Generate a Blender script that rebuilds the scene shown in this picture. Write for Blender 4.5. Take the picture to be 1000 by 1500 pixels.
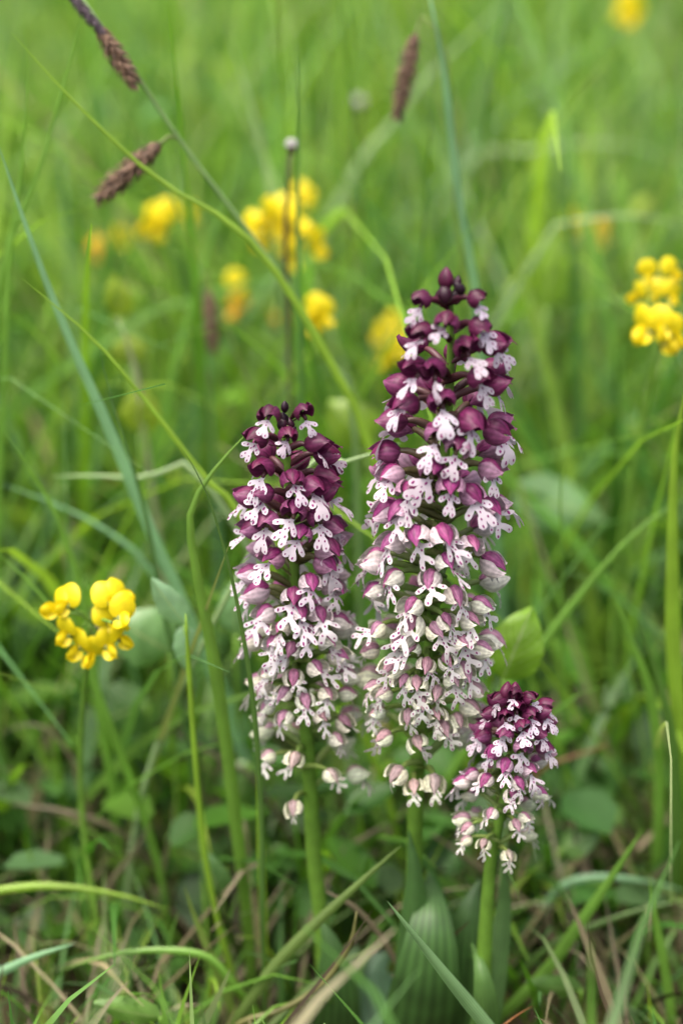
import bpy, bmesh, math, random
import numpy as np
from mathutils import Vector, Matrix

# ------------------------------------------------------------------ camera, sky, sun, exposure
S = bpy.context.scene
for o in list(bpy.data.objects):
    bpy.data.objects.remove(o)
PITCH = math.radians(24.0)
CAM = Vector((0.0, -0.44, 0.338))
LENS, SENS = 50.0, 22.3
K = SENS / LENS                       # frame height per unit distance
cd = bpy.data.cameras.new('camera')
cam = bpy.data.objects.new('camera', cd)
S.collection.objects.link(cam)
cam.location = CAM
cam.rotation_euler = (math.radians(90) - PITCH, 0, 0)
cd.sensor_fit = 'VERTICAL'
cd.sensor_height = SENS
cd.sensor_width = SENS
cd.lens = LENS
cd.clip_start = 0.005
cd.clip_end = 1000
cd.dof.use_dof = True
cd.dof.focus_distance = 0.478
cd.dof.aperture_fstop = 3.5
S.camera = cam

SUN_EL, SUN_AZ = math.radians(74), math.radians(-130)   # high on the left, behind thin cloud
w = bpy.data.worlds.new('World')
S.world = w
w.use_nodes = True
nt = w.node_tree
sky = nt.nodes.new('ShaderNodeTexSky')
sky.sky_type = 'NISHITA'
sky.sun_disc = False
sky.sun_elevation = SUN_EL
sky.sun_rotation = SUN_AZ
sky.air_density = 0.4
sky.dust_density = 8.0
sky.ozone_density = 0.0
nt.links.new(sky.outputs[0], nt.nodes['Background'].inputs[0])
nt.nodes['Background'].inputs[1].default_value = 0.15
sd = bpy.data.lights.new('sun', 'SUN')
sun = bpy.data.objects.new('sun', sd)
S.collection.objects.link(sun)
sd.energy = 1.15
sd.angle = math.radians(80)
sd.color = (1.0, 0.97, 0.92)
sdir = Vector((math.sin(SUN_AZ) * math.cos(SUN_EL), math.cos(SUN_AZ) * math.cos(SUN_EL), math.sin(SUN_EL)))
sun.rotation_euler = sdir.to_track_quat('Z', 'Y').to_euler()
sun.location = sdir * 3

S.view_settings.view_transform = 'Standard'
S.view_settings.look = 'None'
S.view_settings.exposure = 1.35
S.view_settings.gamma = 1.0
S.render.engine = 'CYCLES'
S.cycles.use_denoising = True
S.cycles.max_bounces = 8
S.cycles.diffuse_bounces = 5
S.cycles.transmission_bounces = 6
S.cycles.use_adaptive_sampling = False
S.render.film_transparent = False

R = random.Random(7)
COL = S.collection
FW = Vector((0, math.cos(PITCH), -math.sin(PITCH)))
UP = Vector((0, math.sin(PITCH), math.cos(PITCH)))
RT = Vector((1, 0, 0))


def at(px, py, y):
    """the place of a photograph pixel on the upright plane Y = y"""
    u = (px - 500) / 1500 * K
    v = (750 - py) / 1500 * K
    d = FW + RT * u + UP * v
    return CAM + d * ((y - CAM.y) / d.y)


# ------------------------------------------------------------------ materials
def mat(name):
    m = bpy.data.materials.new(name)
    m.use_nodes = True
    n = m.node_tree.nodes
    for x in list(n):
        n.remove(x)
    return m, n, m.node_tree.links


def mixc(n, l, a, b, f, mode='MIX'):
    x = n.new('ShaderNodeMix')
    x.data_type = 'RGBA'
    x.blend_type = mode
    for s, v in ((x.inputs[0], f), (x.inputs[6], a), (x.inputs[7], b)):
        if hasattr(v, 'links') or hasattr(v, 'is_output'):
            l.new(v, s)
        elif isinstance(v, (int, float)):
            s.default_value = v
        else:
            s.default_value = (*v, 1)
    return x.outputs[2]


def leafy(name, colour, transl=0.35, rough=0.45, gloss=0.35, var=0.35, attr=None, scale=180, tcol=(1.05, 1.12, 0.5), objcol=False, stripes=False, veins=False):
    """thin plant tissue: diffuse, light shining through, a soft gloss"""
    m, n, l = mat(name)
    if attr:
        a = n.new('ShaderNodeAttribute')
        a.attribute_name = attr
        base = a.outputs['Color']
    elif objcol:
        base = n.new('ShaderNodeObjectInfo').outputs['Color']
    else:
        r = n.new('ShaderNodeRGB')
        r.outputs[0].default_value = (*colour, 1)
        base = r.outputs[0]
    tc = n.new('ShaderNodeTexCoord')
    no = n.new('ShaderNodeTexNoise')
    no.inputs['Scale'].default_value = scale
    no.inputs['Detail'].default_value = 3
    l.new(tc.outputs['Object'], no.inputs['Vector'])
    ramp = n.new('ShaderNodeMapRange')
    ramp.inputs[1].default_value = 0.3
    ramp.inputs[2].default_value = 0.7
    ramp.inputs[3].default_value = 1 - var
    ramp.inputs[4].default_value = 1 + var
    l.new(no.outputs[0], ramp.inputs[0])
    base = mixc(n, l, base, ramp.outputs[0], 1.0, 'MULTIPLY')
    if stripes:                       # fine lengthwise veins
        uv = n.new('ShaderNodeAttribute')
        uv.attribute_name = 'along'
        sp = n.new('ShaderNodeSeparateXYZ')
        l.new(uv.outputs['Vector'], sp.inputs[0])
        w1 = n.new('ShaderNodeMath'); w1.operation = 'MULTIPLY'; w1.inputs[1].default_value = 38
        l.new(sp.outputs[0], w1.inputs[0])
        w2 = n.new('ShaderNodeMath'); w2.operation = 'SINE'
        l.new(w1.outputs[0], w2.inputs[0])
        w3 = n.new('ShaderNodeMapRange')
        w3.inputs[1].default_value = -1; w3.inputs[3].default_value = 0.72; w3.inputs[4].default_value = 1.15
        l.new(w2.outputs[0], w3.inputs[0])
        base = mixc(n, l, base, w3.outputs[0], 1.0, 'MULTIPLY')
    if veins:                         # pale midrib and side veins of a broad leaf
        def mth(op, a, b=None):
            q = n.new('ShaderNodeMath'); q.operation = op
            for k_, val in enumerate((a, b)):
                if val is None:
                    continue
                if isinstance(val, (int, float)):
                    q.inputs[k_].default_value = val
                else:
                    l.new(val, q.inputs[k_])
            return q.outputs[0]
        uv = n.new('ShaderNodeAttribute')
        uv.attribute_name = 'along'
        sp = n.new('ShaderNodeSeparateXYZ')
        l.new(uv.outputs['Vector'], sp.inputs[0])
        off = mth('ABSOLUTE', mth('SUBTRACT', sp.outputs[0], 0.5))
        rib = mth('LESS_THAN', off, 0.025)
        sv = mth('GREATER_THAN', mth('SINE', mth('MULTIPLY', mth('SUBTRACT', sp.outputs[1], mth('MULTIPLY', off, 0.8)), 48.0)), 0.86)
        both = mth('MAXIMUM', mth('MULTIPLY', rib, 0.6), mth('MULTIPLY', sv, 0.3))
        base = mixc(n, l, base, (0.34, 0.44, 0.18), both)
    d = n.new('ShaderNodeBsdfDiffuse')
    l.new(base, d.inputs[0])
    t = n.new('ShaderNodeBsdfTranslucent')
    l.new(mixc(n, l, base, tcol, 1.0, 'MULTIPLY'), t.inputs[0])
    ms = n.new('ShaderNodeMixShader')
    ms.inputs[0].default_value = transl
    l.new(d.outputs[0], ms.inputs[1])
    l.new(t.outputs[0], ms.inputs[2])
    g = n.new('ShaderNodeBsdfGlossy')
    g.inputs['Roughness'].default_value = rough
    mg = n.new('ShaderNodeMixShader')
    mg.inputs[0].default_value = 0.12 * gloss
    l.new(ms.outputs[0], mg.inputs[1])
    l.new(g.outputs[0], mg.inputs[2])
    out = n.new('ShaderNodeOutputMaterial')
    l.new(mg.outputs[0], out.inputs[0])
    return m


def sepal_material():
    m, n, l = mat('sepal')
    oi = n.new('ShaderNodeObjectInfo')
    a = n.new('ShaderNodeAttribute'); a.attribute_name = 'pat'
    sp = n.new('ShaderNodeSeparateColor')
    l.new(a.outputs['Color'], sp.inputs[0])
    # r = 0 on the midrib .. 1 on the margin, g = base .. tip, b = how pale the flanks grow
    vein = n.new('ShaderNodeMapRange'); vein.inputs[1].default_value = 0.0; vein.inputs[2].default_value = 0.22
    vein.inputs[3].default_value = 0.42; vein.inputs[4].default_value = 1.0
    l.new(sp.outputs[0], vein.inputs[0])
    rim = n.new('ShaderNodeMapRange'); rim.inputs[1].default_value = 0.72; rim.inputs[2].default_value = 1.0
    rim.inputs[3].default_value = 1.0; rim.inputs[4].default_value = 0.62
    l.new(sp.outputs[0], rim.inputs[0])
    v2 = n.new('ShaderNodeMath'); v2.operation = 'MULTIPLY'
    l.new(vein.outputs[0], v2.inputs[0]); l.new(rim.outputs[0], v2.inputs[1])
    tc = n.new('ShaderNodeTexCoord')
    no = n.new('ShaderNodeTexNoise'); no.inputs['Scale'].default_value = 900; no.inputs['Detail'].default_value = 3
    l.new(tc.outputs['Object'], no.inputs['Vector'])
    nr = n.new('ShaderNodeMapRange'); nr.inputs[1].default_value = 0.3; nr.inputs[2].default_value = 0.7
    nr.inputs[3].default_value = 0.75; nr.inputs[4].default_value = 1.25
    l.new(no.outputs[0], nr.inputs[0])
    s1 = n.new('ShaderNodeMath'); s1.operation = 'MULTIPLY'; s1.inputs[1].default_value = 19.0
    l.new(sp.outputs[0], s1.inputs[0])
    s2 = n.new('ShaderNodeMath'); s2.operation = 'SINE'
    l.new(s1.outputs[0], s2.inputs[0])
    s3 = n.new('ShaderNodeMapRange'); s3.inputs[1].default_value = -1; s3.inputs[3].default_value = 0.80; s3.inputs[4].default_value = 1.12
    l.new(s2.outputs[0], s3.inputs[0])
    s4 = n.new('ShaderNodeMath'); s4.operation = 'MULTIPLY'
    l.new(v2.outputs[0], s4.inputs[0]); l.new(s3.outputs[0], s4.inputs[1])
    v3 = n.new('ShaderNodeMath'); v3.operation = 'MULTIPLY'
    l.new(s4.outputs[0], v3.inputs[0]); l.new(nr.outputs[0], v3.inputs[1])
    base = mixc(n, l, oi.outputs['Color'], v3.outputs[0], 1.0, 'MULTIPLY')
    d = n.new('ShaderNodeBsdfPrincipled')
    d.inputs['Roughness'].default_value = 0.42
    d.inputs['Specular IOR Level'].default_value = 0.35
    l.new(base, d.inputs['Base Color'])
    t = n.new('ShaderNodeBsdfTranslucent')
    l.new(base, t.inputs[0])
    ms = n.new('ShaderNodeMixShader'); ms.inputs[0].default_value = 0.25
    l.new(d.outputs[0], ms.inputs[1]); l.new(t.outputs[0], ms.inputs[2])
    out = n.new('ShaderNodeOutputMaterial')
    l.new(ms.outputs[0], out.inputs[0])
    return m


def solid(name, col, rough=0.6, spec=0.3, var=0.2, scale=400):
    m, n, l = mat(name)
    p = n.new('ShaderNodeBsdfPrincipled')
    p.inputs['Roughness'].default_value = rough
    p.inputs['Specular IOR Level'].default_value = spec
    tc = n.new('ShaderNodeTexCoord')
    no = n.new('ShaderNodeTexNoise'); no.inputs['Scale'].default_value = scale; no.inputs['Detail'].default_value = 4
    l.new(tc.outputs['Object'], no.inputs['Vector'])
    mr = n.new('ShaderNodeMapRange'); mr.inputs[1].default_value = 0.3; mr.inputs[2].default_value = 0.7
    mr.inputs[3].default_value = 1 - var; mr.inputs[4].default_value = 1 + var
    l.new(no.outputs[0], mr.inputs[0])
    l.new(mixc(n, l, col, mr.outputs[0], 1.0, 'MULTIPLY'), p.inputs['Base Color'])
    out = n.new('ShaderNodeOutputMaterial')
    l.new(p.outputs[0], out.inputs[0])
    return m


def ground_material():
    m, n, l = mat('soil')
    p = n.new('ShaderNodeBsdfPrincipled')
    p.inputs['Roughness'].default_value = 0.95
    tc = n.new('ShaderNodeTexCoord')
    a = n.new('ShaderNodeTexNoise'); a.inputs['Scale'].default_value = 22; a.inputs['Detail'].default_value = 6
    b = n.new('ShaderNodeTexNoise'); b.inputs['Scale'].default_value = 160; b.inputs['Detail'].default_value = 5
    l.new(tc.outputs['Object'], a.inputs['Vector']); l.new(tc.outputs['Object'], b.inputs['Vector'])
    r = n.new('ShaderNodeValToRGB')
    e = r.color_ramp.elements
    e[0].position = 0.35; e[0].color = (0.035, 0.022, 0.012, 1)
    e[1].position = 0.7; e[1].color = (0.055, 0.075, 0.018, 1)
    x = e.new(0.52); x.color = (0.085, 0.058, 0.03, 1)
    l.new(a.outputs[0], r.inputs[0])
    f = n.new('ShaderNodeMapRange'); f.inputs[1].default_value = 0.3; f.inputs[2].default_value = 0.7
    f.inputs[3].default_value = 0.55; f.inputs[4].default_value = 1.4
    l.new(b.outputs[0], f.inputs[0])
    l.new(mixc(n, l, r.outputs[0], f.outputs[0], 1.0, 'MULTIPLY'), p.inputs['Base Color'])
    bp = n.new('ShaderNodeBump'); bp.inputs['Strength'].default_value = 0.6; bp.inputs['Distance'].default_value = 0.003
    l.new(b.outputs[0], bp.inputs['Height']); l.new(bp.outputs[0], p.inputs['Normal'])
    out = n.new('ShaderNodeOutputMaterial')
    l.new(p.outputs[0], out.inputs[0])
    return m


M = {
    'soil': ground_material(),
    'grass': leafy('grass', None, attr='tint', transl=0.48, scale=60, var=0.18, gloss=0.2, rough=0.45),
    'straw': leafy('straw', None, attr='tint', transl=0.12, scale=90, var=0.3, gloss=0.2, rough=0.6, tcol=(1, 1, 1)),
    'blade': leafy('blade', None, objcol=True, transl=0.38, scale=90, var=0.16, gloss=0.3, rough=0.42, stripes=True),
    'herb': leafy('herb', None, objcol=True, transl=0.4, scale=140, var=0.22, gloss=0.4, rough=0.4, veins=True),
    'orchid_leaf': leafy('orchid_leaf', None, objcol=True, transl=0.2, scale=110, var=0.25, gloss=0.35, rough=0.5, stripes=True),
    'stem': leafy('stem', (0.14, 0.28, 0.035), transl=0.12, scale=220, var=0.2, gloss=0.35, rough=0.45),
    'ovary': leafy('ovary', None, objcol=True, transl=0.15, scale=500, var=0.2, gloss=0.4),
    'sepal': sepal_material(),
    'lip': leafy('lip', None, objcol=True, transl=0.28, scale=500, var=0.06, gloss=0.3, tcol=(1, 0.97, 1)),
    'spot': solid('lip_spot', (0.20, 0.013, 0.13), var=0.3),
    'petal': leafy('petal', (0.80, 0.67, 0.012), transl=0.35, scale=300, var=0.1, gloss=0.25, tcol=(1, 1.02, 0.6)),
    'petal_old': leafy('petal_old', (0.74, 0.44, 0.03), transl=0.3, scale=300, var=0.2, gloss=0.2, tcol=(1, 0.9, 0.6)),
    'calyx': leafy('calyx', (0.16, 0.22, 0.05), transl=0.15, scale=300),
    'scale': solid('sedge_scale', (0.125, 0.078, 0.05), rough=0.6, var=0.7, scale=700),
    'scale_dark': solid('sedge_scale_dark', (0.075, 0.058, 0.068), rough=0.5, var=0.6, scale=700),
    'white_head': solid('white_floret', (0.48, 0.48, 0.46), var=0.1),
    'dark_stem': solid('dark_stem', (0.055, 0.04, 0.025), var=0.3),
}


# ------------------------------------------------------------------ mesh helpers
def link(o, parent=None):
    COL.objects.link(o)
    if parent is not None:
        o.parent = parent
    return o


def mesh(name, v, f, ms, smooth=True, along=None, pat=None, fm=None):
    me = bpy.data.meshes.new(name)
    me.from_pydata([tuple(p) for p in v], [], f)
    for m_ in (ms if isinstance(ms, (list, tuple)) else [ms]):
        me.materials.append(M[m_])
    if fm:
        me.polygons.foreach_set('material_index', fm)
    if smooth:
        me.polygons.foreach_set('use_smooth', [True] * len(me.polygons))
    if along is not None:
        a = me.attributes.new('along', 'FLOAT_VECTOR', 'POINT')
        a.data.foreach_set('vector', np.array(along, 'f').ravel())
    if pat is not None:
        a = me.attributes.new('pat', 'FLOAT_COLOR', 'POINT')
        a.data.foreach_set('color', np.array([(*p, 1) for p in pat], 'f').ravel())
    me.update()
    return me


def obj(name, me, parent=None, colour=None):
    o = bpy.data.objects.new(name, me)
    if colour is not None:
        o.color = (*colour, 1)
    return link(o, parent)


def thing(name, label, cat, loc=(0, 0, 0), group=None):
    o = bpy.data.objects.new(name, None)
    o.empty_display_size = 0.01
    o.location = loc
    return tag(link(o), label, cat, group)


def tag(o, label, cat, group=None):
    o['label'] = label
    o['category'] = cat
    if group:
        o['group'] = group
    return o


def smoothpath(pts, n):
    """Catmull-Rom through the points, n samples"""
    P = [Vector(p) for p in pts]
    if len(P) == 2:
        return [P[0].lerp(P[1], i / (n - 1)) for i in range(n)]
    P = [P[0] * 2 - P[1]] + P + [P[-1] * 2 - P[-2]]
    L = [0]
    for i in range(1, len(P) - 2):
        L.append(L[-1] + (P[i + 1] - P[i]).length)
    out = []
    for k in range(n):
        d = L[-1] * k / (n - 1)
        i = 0
        while i < len(L) - 2 and d > L[i + 1]:
            i += 1
        t = (d - L[i]) / max(1e-9, L[i + 1] - L[i])
        a, b, c, e = P[i], P[i + 1], P[i + 2], P[i + 3]
        out.append(0.5 * ((2 * b) + (c - a) * t + (2 * a - 5 * b + 4 * c - e) * t * t + (3 * b - a - 3 * c + e) * t ** 3))
    return out


def ribbon(path, width, twist=0.0, fold=0.22, cols=4, face=None, origin=None):
    """a grass-like blade along a path: width(t) in metres, keeled along the middle"""
    n = len(path)
    o = origin or Vector()
    v, f, al = [], [], []
    for i, p in enumerate(path):
        t = i / (n - 1)
        tan = (path[min(n - 1, i + 1)] - path[max(0, i - 1)]).normalized()
        view = (p - CAM).normalized() if face is None else face
        side = tan.cross(view)
        if side.length < 1e-4:
            side = Vector((1, 0, 0))
        side.normalize()
        nor = side.cross(tan)
        tw = twist * t if not callable(twist) else twist(t)
        sd_ = side * math.cos(tw) + nor * math.sin(tw)
        no_ = sd_.cross(tan)
        wd = width(t)
        for c in range(cols + 1):
            u = c / cols * 2 - 1
            v.append(p + sd_ * (u * wd / 2) + no_ * (fold * wd * (abs(u) ** 1.3 - 0.5)) - o)
            al.append((u * 0.5 + 0.5, t, 0))
    k = cols + 1
    for i in range(n - 1):
        for c in range(cols):
            f.append((i * k + c, i * k + c + 1, (i + 1) * k + c + 1, (i + 1) * k + c))
    return v, f, al


def tube(path, rad, sides=8, origin=None, cap=True):
    o = origin or Vector()
    n = len(path)
    v, f = [], []
    ref = Vector((0.3, 1, 0.2)).normalized()
    for i, p in enumerate(path):
        t = i / (n - 1)
        tan = (path[min(n - 1, i + 1)] - path[max(0, i - 1)]).normalized()
        a = tan.cross(ref).normalized()
        b = tan.cross(a)
        r = rad(t) if callable(rad) else rad
        for k in range(sides):
            q = 2 * math.pi * k / sides
            v.append(p + a * (math.cos(q) * r) + b * (math.sin(q) * r) - o)
    for i in range(n - 1):
        for k in range(sides):
            f.append((i * sides + k, i * sides + (k + 1) % sides, (i + 1) * sides + (k + 1) % sides, (i + 1) * sides + k))
    if cap:
        f.append(tuple(range(sides))[::-1])
        f.append(tuple((n - 1) * sides + k for k in range(sides)))
    return v, f


# ------------------------------------------------------------------ ground
def ground_z(x, y):
    return 0.006 * math.sin(x * 31 + 1.3) * math.cos(y * 27) + 0.004 * math.sin(x * 73 + y * 58)


def build_ground():
    # finely hummocked near the plants, one sheet that runs on to the horizon
    c = sorted(set([round(-1.5 + i * 0.03, 4) for i in range(101)] + [-400, -120, -40, -12, -5, -2.5, 2.5, 5, 12, 40, 120, 400]))
    v, f = [], []
    for y in c:
        for x in c:
            q = max(abs(x), abs(y))
            v.append((x, y + 0.6, (ground_z(x, y + 0.6) - 0.004) if q < 3 else -0.02))
    n = len(c)
    for i in range(n - 1):
        for j in range(n - 1):
            f.append((i * n + j, i * n + j + 1, (i + 1) * n + j + 1, (i + 1) * n + j))
    o = obj('ground', mesh('ground', v, f, 'soil'))
    o['kind'] = 'structure'


build_ground()


# ------------------------------------------------------------------ orchids
MM = 0.001


def sepal_mesh(kind, seed):
    """one piece of the flower's hood; the hood runs along -Y from its base, up is +Z"""
    r = random.Random(seed)
    L = 6.2 if kind == 'top' else 5.9
    nu, ns = 8, 9
    v, f, pat = [], [], []
    for i in range(ns + 1):
        s = i / ns
        prof = math.sin(math.pi * min(1, s ** 0.8 * 0.97 + 0.03)) ** 0.75
        for j in range(nu + 1):
            q = j / nu * 2 - 1
            if kind == 'top':
                half = math.radians(74) * (0.55 + 0.45 * math.sin(math.pi * min(1, s * 0.9 + 0.1)))
                ph = q * half
                rad = 2.35 * prof + 0.10
                rad *= 1 + 0.09 * math.exp(-(q / 0.12) ** 2) - 0.03 * math.exp(-((abs(q) - 0.45) / 0.15) ** 2)
                x = math.sin(ph) * rad
                z = math.cos(ph) * rad * 0.98
                yy = -L * s
                z += -1.3 * max(0, s - 0.55) ** 1.5 * 1.6
                pat.append((abs(q), s, 0))
            else:
                sg = -1 if kind == 'left' else 1
                ph = math.radians(88 + 54 * q * (0.4 + 0.6 * math.sin(math.pi * min(1, s * 0.92 + 0.06))))
                rad = 2.62 * prof + 0.08
                flare = 1.7 * s ** 2.2 * (0.7 + 0.3 * q)
                x = sg * (math.sin(ph) * rad + flare)
                z = math.cos(ph) * rad * 0.95 - 0.25
                yy = -L * s * 1.06
                z += 0.7 * s ** 2.5
                pat.append((0.22 + 0.78 * max(0, abs(q) * 0.8), s, 1))
            jit = 0.05
            v.append(((x + r.uniform(-jit, jit)) * MM, (yy + r.uniform(-jit, jit)) * MM, (z + r.uniform(-jit, jit)) * MM))
    for i in range(ns):
        for j in range(nu):
            a = i * (nu + 1) + j
            f.append((a, a + 1, a + nu + 2, a + nu + 1))
    return mesh('sepal', v, f, 'sepal', pat=pat)


def lobe(bx, by, ang, ln, w0, w1, n=7):
    """outline of one lobe: out along its upper side, round the end, back"""
    d = Vector((math.sin(ang), math.cos(ang)))
    s = Vector((math.cos(ang), -math.sin(ang)))
    up, dn = [], []
    for i in range(n + 1):
        t = i / n
        wd = (w0 + (w1 - w0) * min(1, t * 1.4)) / 2
        if t > 0.68:
            wd *= math.sqrt(max(0.0, 1 - ((t - 0.68) / 0.34) ** 2))
        c = Vector((bx, by)) + d * (ln * t)
        up.append(c + s * wd)
        dn.append(c - s * wd)
    return up, dn[::-1]


def lip_mesh(seed, slim):
    """spotted, man-shaped lip hanging along -Z, facing -Y, with its spots as small raised tufts"""
    r = random.Random(seed)
    k = 1 - 0.28 * slim
    arm, leg = [], []
    for s in (1, -1):
        arm.append((math.radians(r.uniform(34, 76)), r.uniform(3.0, 4.1)))
        leg.append((math.radians(r.uniform(10, 24) + 6 * slim), r.uniform(2.7, 3.5)))
    half = []
    for i in range(2):
        pts = [(0.55, 0.0), (0.55, 0.8)]
        up, dn = lobe(0.42, 1.35, arm[i][0], arm[i][1], 0.9 * k, 1.55 * k)
        pts += [tuple(p) for p in up[2:]] + [tuple(p) for p in dn[:-2]]
        pts += [(0.80 * k, 2.9), (0.85 * k, 3.6)]
        lu, ld = lobe(0.52, 3.6, leg[i][0], leg[i][1], 1.15 * k, 1.95 * k)
        pts += [tuple(p) for p in lu[2:]] + [tuple(p) for p in ld[:-4]]
        pts += [(0.06, 5.3 - 0.7 * slim)]
        half.append(pts)
    outline = [(x + r.uniform(-.07, .07), y + r.uniform(-.07, .07)) for x, y in half[0] + [(-x, y) for x, y in reversed(half[1])]]
    curl_a, curl_l, tw = r.uniform(-0.10, 0.16), r.uniform(-0.08, 0.14), r.uniform(-0.16, 0.16)
    arch = r.uniform(0.10, 0.22)

    def bend(x, y, lift=0.0):
        z = arch * 3.2 * math.sin(min(1, y / 7.2) * math.pi) - curl_l * max(0, y - 4) ** 2 * 0.7 - curl_a * max(0, abs(x) - 0.8) ** 2 + tw * x * y * 0.25
        return Vector((x * MM, -(z + lift) * MM, -y * MM))

    bm = bmesh.new()
    vs = [bm.verts.new((x, y, 0)) for x, y in outline]
    es = [bm.edges.new((vs[i], vs[(i + 1) % len(vs)])) for i in range(len(vs))]
    bmesh.ops.triangle_fill(bm, use_beauty=True, edges=es)
    bmesh.ops.subdivide_edges(bm, edges=bm.edges[:], cuts=1, use_grid_fill=True)
    bm.verts.index_update()
    V = [bend(q.co.x, q.co.y) for q in bm.verts]
    F = [tuple(q.index for q in fc.verts) for fc in bm.faces]
    # make every face look outward (-Y)
    F2 = []
    for fc in F:
        nn = (V[fc[1]] - V[fc[0]]).cross(V[fc[2]] - V[fc[0]])
        F2.append(fc if nn.y < 0 else fc[::-1])
    fm = [0] * len(F2)
    bm.free()
    # spots
    spots = []
    for i, sg in ((0, 1), (1, -1)):
        a, ln = arm[i]
        for t in ((0.72,) if r.random() < 0.6 else (0.45, 0.78)):
            spots.append((sg * (0.42 + math.sin(a) * ln * t), 1.35 + math.cos(a) * ln * t))
        a, ln = leg[i]
        for t in ((0.72,) if r.random() < 0.4 else (0.3, 0.78)):
            spots.append((sg * (0.52 + math.sin(a) * ln * t), 3.7 + math.cos(a) * ln * t))
    for q in range(r.randint(2, 3)):
        spots.append((r.uniform(-0.5, 0.5), 1.5 + q * 0.95 + r.uniform(-0.2, 0.2)))
    for (x, y) in spots:
        rr = r.uniform(0.14, 0.28)
        el = r.uniform(0.9, 2.0)
        c0 = len(V)
        V.append(bend(x, y, 0.16))
        for q in range(6):
            an = q / 6 * 2 * math.pi
            V.append(bend(x + math.cos(an) * rr, y + math.sin(an) * rr * el, 0.05))
        for q in range(6):
            fc = (c0, c0 + 1 + q, c0 + 1 + (q + 1) % 6)
            nn = (V[fc[1]] - V[fc[0]]).cross(V[fc[2]] - V[fc[0]])
            F2.append(fc if nn.y < 0 else fc[::-1])
            fm.append(1)
    return mesh('lip', V, F2, ['lip', 'spot'], fm=fm)


def ovary_mesh(length, seed):
    """twisted ovary from the stem outward and up, hood base at (0, -length, 2.5)"""
    r = random.Random(seed)
    pts = [(0, 0.5, -1.8), (0, -length * 0.45, 1.1), (0, -length * 0.85, 2.5), (0, -length - 1.6, 2.3)]
    path = smoothpath([Vector(p) * MM for p in pts], 9)
    v, f = tube(path, lambda t: MM * (0.42 + 0.5 * math.sin(math.pi * min(1, t * 0.95 + 0.05)) ** 1.2), 6)
    # the little column in the throat
    c = len(v)
    v2, f2 = tube([Vector((0, -length - 0.8, 2.4)) * MM, Vector((0, -length - 2.4, 2.2)) * MM, Vector((0, -length - 3.2, 1.5)) * MM], lambda t: MM * (0.8 - 0.35 * t), 6)
    v += v2
    f += [tuple(i + c for i in fc) for fc in f2]
    return mesh('flower', v, f, 'ovary')


def bract_mesh(seed):
    r = random.Random(seed)
    path = smoothpath([Vector((0.4, 0, -2.2)) * MM, Vector((0.9, -2.5, -0.9)) * MM, Vector((1.3, -5.2, 1.2 + r.uniform(-.5, .5))) * MM], 6)
    v, f, al = ribbon(path, lambda t: MM * 1.9 * (1 - t) ** 0.7 * (0.6 + 0.8 * t) + 1e-5, fold=0.3, cols=2, face=Vector((0, 0.5, -1)).normalized())
    return mesh('bract', v, f, 'ovary')


def bud_mesh():
    v, f, pat = [], [], []
    n, k = 8, 10
    for i in range(n + 1):
        t = i / n
        rr = 1.75 * math.sin(math.pi * (0.04 + 0.94 * t)) ** 0.7 * (1 - 0.25 * t)
        for j in range(k):
            a = j / k * 2 * math.pi
            rd = rr * (1 + 0.06 * math.cos(3 * a))
            v.append((math.cos(a) * rd * MM, math.sin(a) * rd * MM, t * 4.6 * MM))
            pat.append((0.3 + 0.35 * (0.5 - 0.5 * math.cos(3 * a)), t, 0))
    for i in range(n):
        for j in range(k):
            f.append((i * k + j, i * k + (j + 1) % k, (i + 1) * k + (j + 1) % k, (i + 1) * k + j))
    f.append(tuple(range(k))[::-1]); f.append(tuple(n * k + j for j in range(k)))
    return mesh('bud', v, f, 'sepal', pat=pat)


TOPS = [sepal_mesh('top', 10 + i) for i in range(3)]
LEFTS = [sepal_mesh('left', 20 + i) for i in range(3)]
RIGHTS = [sepal_mesh('right', 30 + i) for i in range(3)]
LIPS = [lip_mesh(40 + i, 0.0) for i in range(9)]
LIPS_SLIM = [lip_mesh(60 + i, 0.9) for i in range(9)]
OVARY = {}
BRACTS = [bract_mesh(80 + i) for i in range(3)]
BUD = bud_mesh()


def ramp(stops, t):
    t = max(0, min(1, t))
    for (a, ca), (b, cb) in zip(stops, stops[1:]):
        if t <= b:
            q = (t - a) / (b - a)
            return tuple(x + (y - x) * q for x, y in zip(ca, cb))
    return stops[-1][1]


HOOD = [(0, (0.070, 0.009, 0.034)), (0.10, (0.125, 0.012, 0.060)), (0.30, (0.185, 0.021, 0.100)), (0.42, (0.28, 0.040, 0.17)), (0.56, (0.38, 0.10, 0.26)), (0.72, (0.48, 0.24, 0.35)), (1, (0.52, 0.42, 0.38))]
FLANK = [(0, (0.08, 0.011, 0.042)), (0.20, (0.15, 0.022, 0.085)), (0.30, (0.24, 0.07, 0.17)), (0.38, (0.42, 0.26, 0.36)), (0.48, (0.60, 0.53, 0.55)), (0.66, (0.66, 0.66, 0.56)), (1, (0.64, 0.66, 0.48))]
LIPC = [(0, (0.60, 0.53, 0.62)), (0.4, (0.62, 0.56, 0.62)), (0.7, (0.63, 0.61, 0.61)), (1, (0.60, 0.61, 0.53))]
OVC = [(0, (0.07, 0.012, 0.03)), (0.2, (0.09, 0.030, 0.035)), (0.4, (0.12, 0.12, 0.04)), (0.6, (0.14, 0.22, 0.05)), (1, (0.24, 0.34, 0.08))]


def jitter(c, rr, a=0.15):
    q = 1 + rr.uniform(-a, a)
    return tuple(min(0.9, x * q * (1 + rr.uniform(-a, a) * 0.4)) for x in c)


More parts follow.
